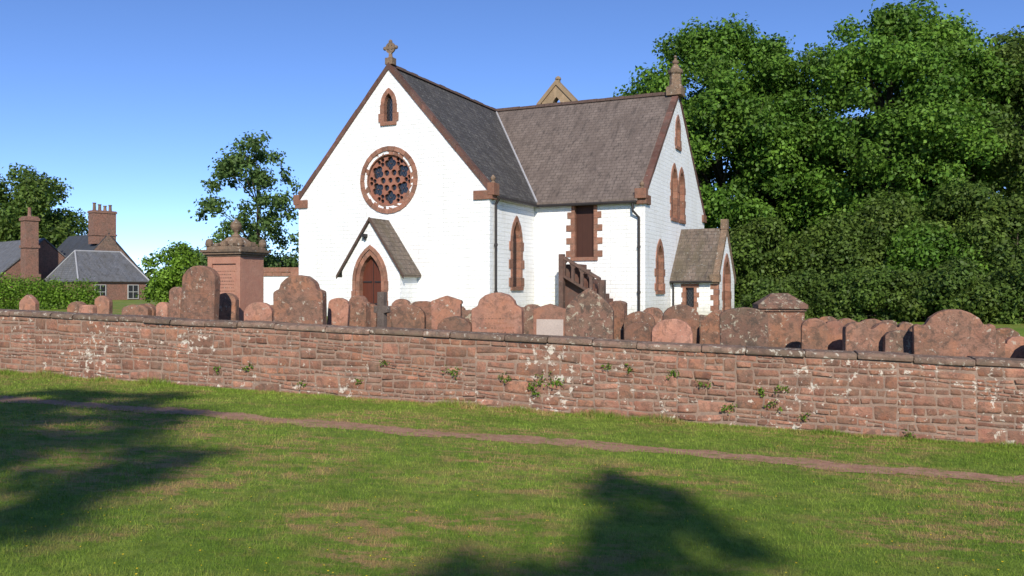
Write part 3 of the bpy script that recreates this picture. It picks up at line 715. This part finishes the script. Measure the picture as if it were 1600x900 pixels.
L=[(280,340,415,'round',1.2,G2,-20,2,'insc'),(262,288,448,'round',2.5,G2,-30,6,0),(338,372,458,'round',2.2,G2,-10,0,0),(383,428,472,'round',1.5,G1,-8,0,0),
(430,510,430,'shoulder',.8,G2,-14,-1,0),(508,541,465,'round',1.6,G1,-10,3,0),(543,577,462,'shoulder',3.0,G2,-20,0,0),(560,590,474,'round',5,G2,-10,0,0),
(612,642,467,'round',5.0,G2,-16,0,0),(612,664,476,'round',1.8,G2,-10,0,0),(640,682,470,'segment',4,G2,-16,0,0),(675,723,462,'pediment',2.0,G1,-8,0,0),(684,738,494,'round',.5,G2,-10,0,0),(722,745,484,'segment',3.5,G3,-14,0,0),
(740,819,457,'shoulder',.6,G1,-10,0,'insc'),(816,846,475,'round',2.5,G3,-18,0,0),(832,886,474,'pediment',1.0,G1,-8,0,'pale'),(884,957,450,'pointed',1.0,G3,-14,0,0),
(800,830,480,'segment',6,G2,-12,0,0),(953,976,470,'segment',2.4,G2,-24,2,0),(976,1023,486,'round',2.0,G2,-12,0,0),(975,1020,503,'round',.8,G2,-12,0,0),(1020,1082,498,'round',.7,G1,-10,0,0),(1037,1092,476,'round',2.8,G2,-12,0,0),
(1094,1140,487,'shoulder',2.5,G2,-26,3,0),(1128,1199,480,'segment',.8,G3,-10,-1,0),(1160,1186,487,'round',3.5,G2,-10,0,0),
(1253,1290,497,'round',1.5,G2,-14,0,0),(1284,1324,501,'shoulder',1.7,G1,-10,0,0),(1320,1398,503,'double',1.0,G2,-12,0,0),(1340,1385,498,'round',4,G2,-12,0,0),(1382,1436,516,'segment',.8,G3,-12,0,0),
(1435,1547,483,'scroll',.5,G2,-14,0,0),(1543,1567,524,'round',1.2,G2,-12,0,0),(1566,1612,525,'shoulder',1.5,G1,-10,0,0),(1420,1445,508,'round',3.5,G2,-12,0,0),(1612,1680,515,'round',1.,G2,-10,0,0),
(32,60,460,'pointed',6,G1,-12,0,0),(106,136,471,'round',5,G2,-12,0,0),(126,152,476,'segment',2.5,G1,-12,0,0),(148,174,462,'round',5,G1,-10,0,0),(190,236,476,'segment',2.5,G2,-10,0,0),(212,246,474,'round',4.5,G2,-14,0,0),(245,266,472,'round',4,G1,-14,0,0),
(-60,-10,470,'round',3,G2,-14,0,0),(1200,1240,492,'round',6,G2,-14,0,0),(905,945,478,'round',5,G2,-14,0,0),(1085,1110,492,'segment',4,G3,-14,0,0),
(1268,1300,500,'segment',4.5,G2,-14,2,0),(1305,1340,497,'round',6,G2,-10,0,0),(1400,1430,503,'shoulder',6,G2,-14,0,0),(1450,1480,505,'round',7,G2,-14,0,0),(415,436,476,'round',4.5,G2,-14,2,0),(600,625,478,'segment',3.6,G2,-14,0,0),
(660,690,475,'round',6.5,G1,-14,-2,0),(706,730,478,'shoulder',6,G2,-14,0,0),(1000,1040,480,'shoulder',5.5,G2,-16,0,0),(945,985,486,'round',4.2,G2,-10,0,0),(1110,1135,484,'round',6.5,G2,-14,0,0),(525,550,476,'segment',4.5,G2,-14,0,0),(1550,1590,512,'round',5,G2,-14,0,0),(590,618,486,'round',2.4,G2,-14,0,0),
(1225,1262,498,'segment',5.5,G3,-10,0,0),(1275,1310,494,'round',7.5,G2,-10,0,0),(1375,1400,500,'segment',7.5,G3,-14,0,0),(1355,1382,506,'round',2.5,G2,-18,4,0),(1062,1090,484,'round',5.5,G3,-14,0,0),(750,780,480,'round',6.5,G2,-10,0,0),(865,900,482,'segment',5.5,G3,-10,0,0)]
for r in L:
    pl,p2,top,k,off,mt,yaw,lean,ex=r
    grave(pl,p2,top,k,off,mt,yaw,lean,random.uniform(-3,3),panel={'insc':(.35,.88,'i'),'pale':(.35,.9,'pale')}.get(ex),extra={'insc':'with worn inscription lines','pale':'with pale inscription panel'}.get(ex,''))
Yg=wallY(598)+1.6; X=PX(597,Yg); zg=gh(X,Yg); zt=PZ(456,Yg)-zg
m=MB(); m.prism([(x,-.06,z) for x,z in[(-.09,-.1),(.09,-.1),(.08,zt-.42),(.17,zt-.40),(.17,zt-.28),(.08,zt-.27),(.08,zt),(-.08,zt),(-.08,zt-.27),(-.17,zt-.28),(-.17,zt-.40),(-.08,zt-.42)]],(0,.12,0))
m.box(-.25,.25,-.16,.16,-.1,.25); o=obj('cross_gravestone',mesh_from(m,'cross_gravestone',GREYST),loc=(X,Yg,zg),rot=-.55,label='weathered dark stone cross on square plinth among headstones',category='gravestone'); bevel(o,.015)
# monument with urn
Yg=19.6; X=PX(369,Yg); zg=gh(X,Yg); mo=empty('monument',(X,Yg,zg),math.radians(-24),label='tall pink sandstone pedestal monument topped with urn',category='monument')
mo.scale=(.9,.9,1)
zt=lambda py: PZ(py,Yg)-zg
m=MB(); m.box(-.66,.66,-.56,.56,-.2,.22); m.box(-.6,.6,-.5,.5,.22,.34); m.box(-.53,.53,-.40,.43,.34,zt(402),1.05)
for sx in(-1,1): m.box(sx*.46-.07,sx*.46+.07,-.455,-.39,.34,zt(402),1.0)
m.box(-.39,.39,-.45,-.39,zt(413),zt(402),1.0); m.box(-.39,.39,-.45,-.39,.34,.46)
o=obj('pedestal',mesh_from(m,'pedestal',G0),mo); bevel(o,.012)
pm=MB()
for i in range(9):
    ww=random.uniform(.18,.32); x=-ww
    while x<ww: l=random.uniform(.02,.06); pm.box(x,x+l,-.403,-.39,zt(425)-i*.075,zt(425)-i*.075+.022); x+=l+.02
obj('inscription',mesh_from(pm,'inscription',G2),mo)
m=MB(); a=zt(402)
m.box(-.56,.56,-.47,.47,a,a+.05); m.box(-.62,.62,-.53,.53,a+.05,a+.1); m.box(-.67,.67,-.57,.57,a+.1,a+.16,.8); m.box(-.56,.56,-.47,.47,a+.16,a+.24)
for xx in(-.5,.5):
    for yy in(-.42,.42): m.lathe((xx,yy,a+.24),[(.09,0),(.11,.06),(.09,.14),(.03,.18)],8)
for x in(-.25,0,.25):
    for yy in(-.47,.37): m.box(x-.07,x+.07,yy,yy+.1,a+.24,a+.31+.05*(x==0))
for xx in(-.56,.46): m.box(xx,xx+.1,-.1,.1,a+.24,a+.34)
m.hexa([(-.42,-.34,a+.24),(.42,-.34,a+.24),(.42,.34,a+.24),(-.42,.34,a+.24),(-.16,-.14,a+.46),(.16,-.14,a+.46),(.16,.14,a+.46),(-.16,.14,a+.46)])
o=obj('cornice',mesh_from(m,'cornice',BUFF),mo); bevel(o,.012)
m=MB(); b=a+.46; k=(zt(342)-b)
m.lathe((0,0,b),[(.12,0),(.12,.1*k),(.05,.2*k),(.05,.28*k),(.11,.4*k),(.14,.55*k),(.15,.64*k),(.12,.72*k),(.14,.75*k),(.09,.83*k),(.045,.9*k),(.035,.94*k),(.015,1.*k)],16)
obj('urn',mesh_from(m,'urn',BUFF,smooth=True),mo)
# pedestal tomb
Yg=wallY(1218)+3.2; X=PX(1218,Yg); zg=gh(X,Yg); tb=empty('pedestal_tomb',(X,Yg,zg),math.radians(-8),label='square brown sandstone pedestal tomb with moulded pyramid cap',category='tomb')
zt2=lambda py: PZ(py,Yg)-zg; s=Yg/F
m=MB(); m.box(-33*s,33*s,-.32,.32,-.2,zt2(486)); o=obj('pedestal',mesh_from(m,'pedestal',G2),tb); bevel(o,.015)
m=MB(); m.box(-35*s,35*s,-.36,.36,zt2(486),zt2(482)); m.box(-37*s,37*s,-.4,.4,zt2(482),zt2(475)); m.hexa([(-36*s,-.39,zt2(475)),(36*s,-.39,zt2(475)),(36*s,.39,zt2(475)),(-36*s,.39,zt2(475)),(-12*s,-.1,zt2(458)),(12*s,-.1,zt2(458)),(12*s,.1,zt2(458)),(-12*s,.1,zt2(458))])
o=obj('cap',mesh_from(m,'cap',G3),tb); bevel(o,.012)

# ------------------------------------------------------------------ outbuilding
ow=empty('outbuilding',(PX(430,37),37,.5),math.radians(-12),label='low white painted outbuilding with red sandstone parapet',category='outbuilding')
m=MB(); m.box(-2.2,1.6,0,2.2,-.2,1.72); obj('wall',mesh_from(m,'wall',WHITE),ow)
m=MB()
for i in range(9): m.box(-2.25+i*.43,-2.25+(i+1)*.43-.01,-.06,.35,1.72,1.72+random.uniform(.14,.2),random.uniform(.8,1.2))
m.box(-1.0,1.55,-.02,.3,1.9,2.1,.9); obj('parapet',mesh_from(m,'parapet',RED),ow)
m=MB(); m.box(-2.2,1.6,.36,2.2,1.72,1.85); obj('roof',mesh_from(m,'roof',SLATE2),ow)

# ------------------------------------------------------------------ cottage
C0=(PX(125,75),75); zc0=.3
ct=empty('cottage',(C0[0],C0[1],zc0),math.radians(50),label='red sandstone cottage with slate hipped roof and tall chimneys',category='house')
def cpart(n,mb,mat,par=ct,**k): return obj(n,mesh_from(mb,n,mat,zc0),par,**k)
RUB=stone_mat('cottage_rubble',(.26,.165,.12),(.36,.24,.18),amt=.64,lscale=3,grey=(.15,.12,.095),bumpd=.12,gsc=1.5,stain=.5)
CR=stone_mat('cottage_red',(.30,.15,.11),(.39,.21,.155),amt=.66,lscale=3,grey=(.2,.14,.11),gsc=1.5,bumpd=.1,stain=.5)
m=MB(); m.box(0,6,0,6.85,0,2.3); cpart('wall',m,CR)
m=MB(); m.prism([(1,4.2,0),(8,4.2,0),(8,4.2,2.9),(4.4,4.2,6.8),(1,4.2,2.9)],(0,9,0)); cpart('wall',m,RUB)
ez=2.25;rz=5.0
m=MB(); a=[(-.25,-.25,ez),(6.2,-.25,ez),(6.2,7.1,ez),(-.25,7.1,ez),(1.0,3.42,rz),(5.2,3.42,rz)]
m.add(a+[(x,y,z+.12) for x,y,z in a],[(0,1,5,4),(1,2,5),(2,3,4,5),(3,0,4),(6,7,11,10),(7,8,11),(8,9,10,11),(9,6,10),(0,1,7,6),(1,2,8,7),(2,3,9,8),(3,0,6,9)]); cpart('roof',m,SLATE4)
m=MB()
for p,q in((0,4),(3,4),(1,5),(4,5)): m.tube([Vector(a[p])+Vector((0,0,.15)),Vector(a[q])+Vector((0,0,.15))],.07,6)
cpart('hip_flashing',m,LEAD)
m=MB()
for sx in(-1,1):
    k=3.9/3.5; e=3.7; m.prism([(4.5,4.25,6.85),(4.5+sx*e,4.25,6.85-k*e),(4.5+sx*e,4.25,7.0-k*e),(4.5,4.25,7.0)],(0,9,0))
cpart('roof',m,SLATEB)
m=MB(); m.box(3.1,5.2,4.3,5.5,5.9,9.1); m.box(3.03,5.27,4.23,5.57,8.85,9.05); m.box(3.03,5.27,4.23,5.57,6.7,6.85)
C1=cpart('chimney',m,CR)
for i in range(4):
    m=MB(); hh=random.uniform(.35,.75); m.lathe((3.4+i*.5,4.9,9.1),[(.18,0),(.15,.1),(.13,hh-.12),(.17,hh-.08),(.16,hh)],8,random.uniform(.7,1.3)); cpart('chimney_pot',m,RUB,C1)
m=MB(); cx,cy=-2.1,6.4
m.box(cx,cx+1.1,cy,cy+1.2,0,8.3); m.box(cx-.1,cx+1.2,cy-.1,cy+1.3,5.4,5.65); m.box(cx-.15,cx+1.25,cy-.15,cy+1.35,0,3.0); m.box(cx-.1,cx+1.2,cy-.1,cy+1.3,7.9,8.15); C2=cpart('chimney',m,CR)
m=MB(); m.lathe((cx+.55,cy+.6,8.3),[(.2,0),(.16,.15),(.14,.75),(.18,.85)],8); cpart('chimney_pot',m,CR,C2)
m=MB(); m.prism([(-3,9,0),(4,9,0),(4,9,3.2),(.5,9,6.3),(-3,9,3.2)],(0,14,0)); cpart('wall',m,CR)
m=MB()
for sx in(-1,1):
    k=3.1/3.5; e=3.8; m.prism([(.5,8.9,6.35),(.5+sx*e,8.9,6.35-k*e),(.5+sx*e,8.9,6.5-k*e),(.5,8.9,6.5)],(0,14.2,0))
cpart('roof',m,SLATE4)
for x in(1.3,4.3):
    m=MB(); m.box(x,x+.9,-.06,.03,.75,1.95); o=cpart('window',m,GLASS)
    m=MB(); m.box(x-.06,x,-.09,.03,.67,2.01); m.box(x+.9,x+.96,-.09,.03,.67,2.01); m.box(x,x+.9,-.09,.03,1.95,2.01); m.box(x,x+.9,-.09,.03,.69,.75); m.box(x,x+.9,-.085,-.06,1.32,1.37); m.box(x+.43,x+.47,-.082,-.06,.75,1.95); cpart('frame',m,WFRAME,o)

# ------------------------------------------------------------------ trees
def tree(nm,label,X,Y,H,R,zlow,ncl,nleaf,leaf,seed,mat,clr=(.2,.36),shell=.55,squash=.8,top=1.0,trunkr=None,group=None,cat='tree',low=1.0):
    r=np.random.default_rng(seed); zg=gh(X,Y)
    zc=(H+zlow)/2-zg; hz=(H-zlow)/2; C=[];RD=[]
    for i in range(ncl):
        while True:
            p=r.uniform(-1,1,3); q=np.linalg.norm(p)
            if .25<q<1: break
        if i%4: p=p/q*(q**.4)
        rr=R*r.uniform(*clr); k=1-rr/R*.7
        f=1.0
        if p[2]<0: f=min(1.25,math.sqrt(max(.05,1-.35*p[2]**2))/math.sqrt(max(.12,1-p[2]**2)))*low
        wdt=f*(1.0-.28*max(0,p[2])**2*top)*r.uniform(.92,1.1)
        C.append([p[0]*R*k*wdt,p[1]*R*k*wdt,zc+p[2]*(hz-rr*squash*.9)]); RD.append(rr)
    C=np.array(C);RD=np.array(RD)
    kw=dict(label=label,category=cat)
    if group: kw['group']=group
    e=empty(nm,(X,Y,zg),0,**kw)
    V,t=leafcloud(nleaf,C,RD,leaf,seed+1,squash=squash,shell=shell)
    me=quick_mesh('crown',V,np.arange(len(V)),4,t,mat); obj('crown',me,e)
    m=MB(); tr_=trunkr or H*.024; hh=zc
    trunk=[Vector((0,0,-.3)),Vector((0,0,hh*.12)),Vector((tr_*.6,0,hh*.5)),Vector((0,tr_*.7,hh)),Vector((0,0,hh+hz*.6))]
    m.tube(trunk,[tr_*1.5,tr_,tr_*.8,tr_*.5,tr_*.12],10)
    order=np.argsort(-RD)[:min(ncl,26)]
    for i in order:
        c=Vector(C[i]); zb_=max(hh*.25,min(hh*1.1,c.z-.9*math.hypot(c.x,c.y))); b=Vector((0,0,zb_))
        mid=b.lerp(c,.5)+Vector((0,0,.08*(c-b).length)); m.tube([b,mid,c],[tr_*.3,tr_*.18,tr_*.05],6)
        for _ in range(2):
            d=Vector(r.normal(size=3)).normalized()*RD[i]*.9; m.tube([mid.lerp(c,.6),c+d],[tr_*.08,tr_*.02],4)
    obj('trunk',mesh_from(m,'trunk',BARK,smooth=True),e)
    return e
GT='tall broadleaf trees behind the church'
BC_=dict(group=GT,clr=(.10,.25),shell=.35,squash=.7)
tree('sycamore_tree','tall green sycamore with dense crown behind the church',PX(1125,52),52,18.6,6.7,.8,130,105000,.23,11,LEAF1,**BC_)
tree('sycamore_tree','very tall bright green sycamore beside the churchyard',PX(1390,49),49,18.2,6.6,.8,160,125000,.22,12,LEAF1,top=.3,**BC_)
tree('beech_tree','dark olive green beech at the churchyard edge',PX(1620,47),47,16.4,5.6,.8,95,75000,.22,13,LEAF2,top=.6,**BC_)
tree('sycamore_tree','smaller green tree filling between taller crowns',PX(1010,58),58,15.8,5.4,2,70,42000,.25,14,LEAF1,**BC_)
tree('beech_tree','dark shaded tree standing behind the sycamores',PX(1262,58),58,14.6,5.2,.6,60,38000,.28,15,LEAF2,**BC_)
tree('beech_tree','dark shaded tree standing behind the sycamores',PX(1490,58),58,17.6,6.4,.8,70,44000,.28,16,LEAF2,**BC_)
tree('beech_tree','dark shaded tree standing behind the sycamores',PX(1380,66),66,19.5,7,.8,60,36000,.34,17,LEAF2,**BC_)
for i,(px,Yt,H,R,l) in enumerate([(1185,45,5.6,2.9,0),(1250,46,4.6,2.6,0),(1310,43,5.6,2.9,0),(1385,44,6.8,3.0,0),(1450,41,5.2,2.8,1),(1520,42,7.2,3.0,0),(1590,40,6.2,2.8,0),(1670,42,8,3.2,1),
  (1205,29,2.1,1.15,0),(1262,30,2.4,1.4,0),(1325,29,2.3,1.4,0),(1385,28,2.5,1.4,0),(1440,28.5,2.2,1.3,0),(1500,27,2.6,1.4,0),(1560,27.5,2.3,1.3,0),(1620,26,2.7,1.5,0),(1690,26,2.7,1.5,0)]):
    sm=Yt<35
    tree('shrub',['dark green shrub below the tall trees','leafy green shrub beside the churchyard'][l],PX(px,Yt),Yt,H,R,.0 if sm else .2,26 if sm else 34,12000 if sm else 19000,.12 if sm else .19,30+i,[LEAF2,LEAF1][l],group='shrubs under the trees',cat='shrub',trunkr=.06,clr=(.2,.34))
tree('ash_tree','slender open-crowned ash tree beyond the churchyard',PX(402,45),45,10.3,3.1,1.0,85,13500,.18,21,LEAF3,clr=(.10,.20),shell=.0,top=2.2,trunkr=.14)
tree('oak_tree','rounded dark green tree rising behind the cottage',PX(35,105),105,17.4,7.6,1,60,36000,.42,22,LEAF2,clr=(.15,.3))
tree('shrub','small rounded green bush near the cottage',PX(270,52),52,4.6,2.0,.3,26,12000,.17,23,HEDGEM,cat='shrub',trunkr=.07)
tree('shrub','small rounded green bush near the cottage',PX(308,58),58,4.4,2.0,.3,26,11000,.17,24,LEAF2,cat='shrub',trunkr=.07)
tree('shrub','bushy growth beside the low outbuilding',PX(360,50),50,4.4,2.4,.3,26,12000,.18,25,LEAF2,cat='shrub',trunkr=.07)
tree('shrub','bushy growth beside the low outbuilding',PX(440,52),52,3.8,2.2,.3,26,10000,.18,26,LEAF2,cat='shrub',trunkr=.07)
EL=math.radians(31); AZ=math.radians(3)
def shadowtree(cx,cy,hc,r_,hz,seed,nl,lab,ncl=30):
    L_=(hc)/math.tan(EL); Xs=cx+L_*math.sin(AZ); Ys=cy-L_*math.cos(AZ)
    tree('lawn_tree',lab,Xs,Ys,hc+hz,r_,hc-hz,ncl,nl,.15,seed,LEAF1,clr=(.08,.2),shell=.0,trunkr=.12,group='trees casting shade over the lawn')
shadowtree(-6.8,11.2,9.4,2.7,1.6,41,8500,'broadleaf tree whose shadow falls over the lawn',46)
shadowtree(-4.9,7.2,11,2.3,1.5,43,8000,'broadleaf tree whose shadow falls over the lawn',46)
shadowtree(1.15,5.8,11,.62,1.5,42,2600,'slim young tree whose shadow falls over the lawn',30)
shadowtree(.35,4.0,12,1.35,.7,44,3400,'slim young tree whose shadow falls over the lawn',34)

# hedge
c=[];rd_=[]
for i in range(130):
    f=(i%65)/64; c.append([-16+f*16.2+random.uniform(-.2,.2),random.uniform(-.45,.45),(.5 if i<65 else 1.35)+random.uniform(-.1,.12)-.35*max(0,f-.7)/.3*(i>=65)]); rd_.append(random.uniform(.5,.6))
V,t=leafcloud(46000,np.array(c),np.array(rd_),.10,77,shell=.6); me=quick_mesh('hedge',V,np.arange(len(V)),4,t,HEDGEM)
obj('hedge',me,loc=(PX(150,44)-.6,44,.45),rot=math.radians(4),label='clipped bright green hedge in front of the cottage',category='hedge')
rr=np.random.default_rng(5); c=[];rd_=[]
for i in range(420):
    x=rr.uniform(-190,190); c.append([x,150+rr.uniform(-8,8),rr.uniform(1,4.5)]); rd_.append(rr.uniform(1.8,3.2))
V,t=leafcloud(45000,np.array(c),np.array(rd_),.8,78,shell=.6); me=quick_mesh('woodland',V,np.arange(len(V)),4,t,LEAF2); obj('woodland',me,kind='stuff')

# ------------------------------------------------------------------ light, world, camera
w=bpy.data.worlds.new('World'); scene.world=w; w.use_nodes=True; nn=w.node_tree.nodes; bg=nn['Background']
sky=nn.new('ShaderNodeTexSky'); sky.sky_type='NISHITA'; sky.sun_disc=False; sky.sun_elevation=EL; sky.sun_rotation=math.pi-AZ
sky.air_density=.72; sky.dust_density=0.0; sky.ozone_density=2.0; sky.altitude=2200
hs=nn.new('ShaderNodeHueSaturation'); hs.inputs['Saturation'].default_value=1.08; hs.inputs['Value'].default_value=1.0
mxs=nn.new('ShaderNodeMix'); mxs.data_type='RGBA'; mxs.blend_type='MULTIPLY'; mxs.inputs[0].default_value=1; mxs.inputs[7].default_value=(1.15,1.2,1.42,1)
w.node_tree.links.new(sky.outputs[0],hs.inputs['Color']); w.node_tree.links.new(hs.outputs[0],mxs.inputs[6])
w.node_tree.links.new(mxs.outputs[2],bg.inputs[0]); bg.inputs[1].default_value=.135
sl=bpy.data.lights.new('sun','SUN'); sl.energy=5.0; sl.angle=math.radians(.7); sl.color=(1,.92,.78)
so=bpy.data.objects.new('sun',sl); COL.objects.link(so)
tosun=Vector((math.sin(AZ)*math.cos(EL),-math.cos(AZ)*math.cos(EL),math.sin(EL))); so.rotation_euler=tosun.to_track_quat('Z','Y').to_euler(); so.location=(0,-20,30)
cd=bpy.data.cameras.new('camera'); cam=bpy.data.objects.new('camera',cd); COL.objects.link(cam)
cam.location=(0,0,EYE); cam.rotation_euler=(math.pi/2,0,0); cd.sensor_width=36; cd.lens=F/1600*36; cd.clip_end=2000
scene.camera=cam
scene.view_settings.view_transform='Standard'; scene.view_settings.look='None'; scene.view_settings.exposure=0
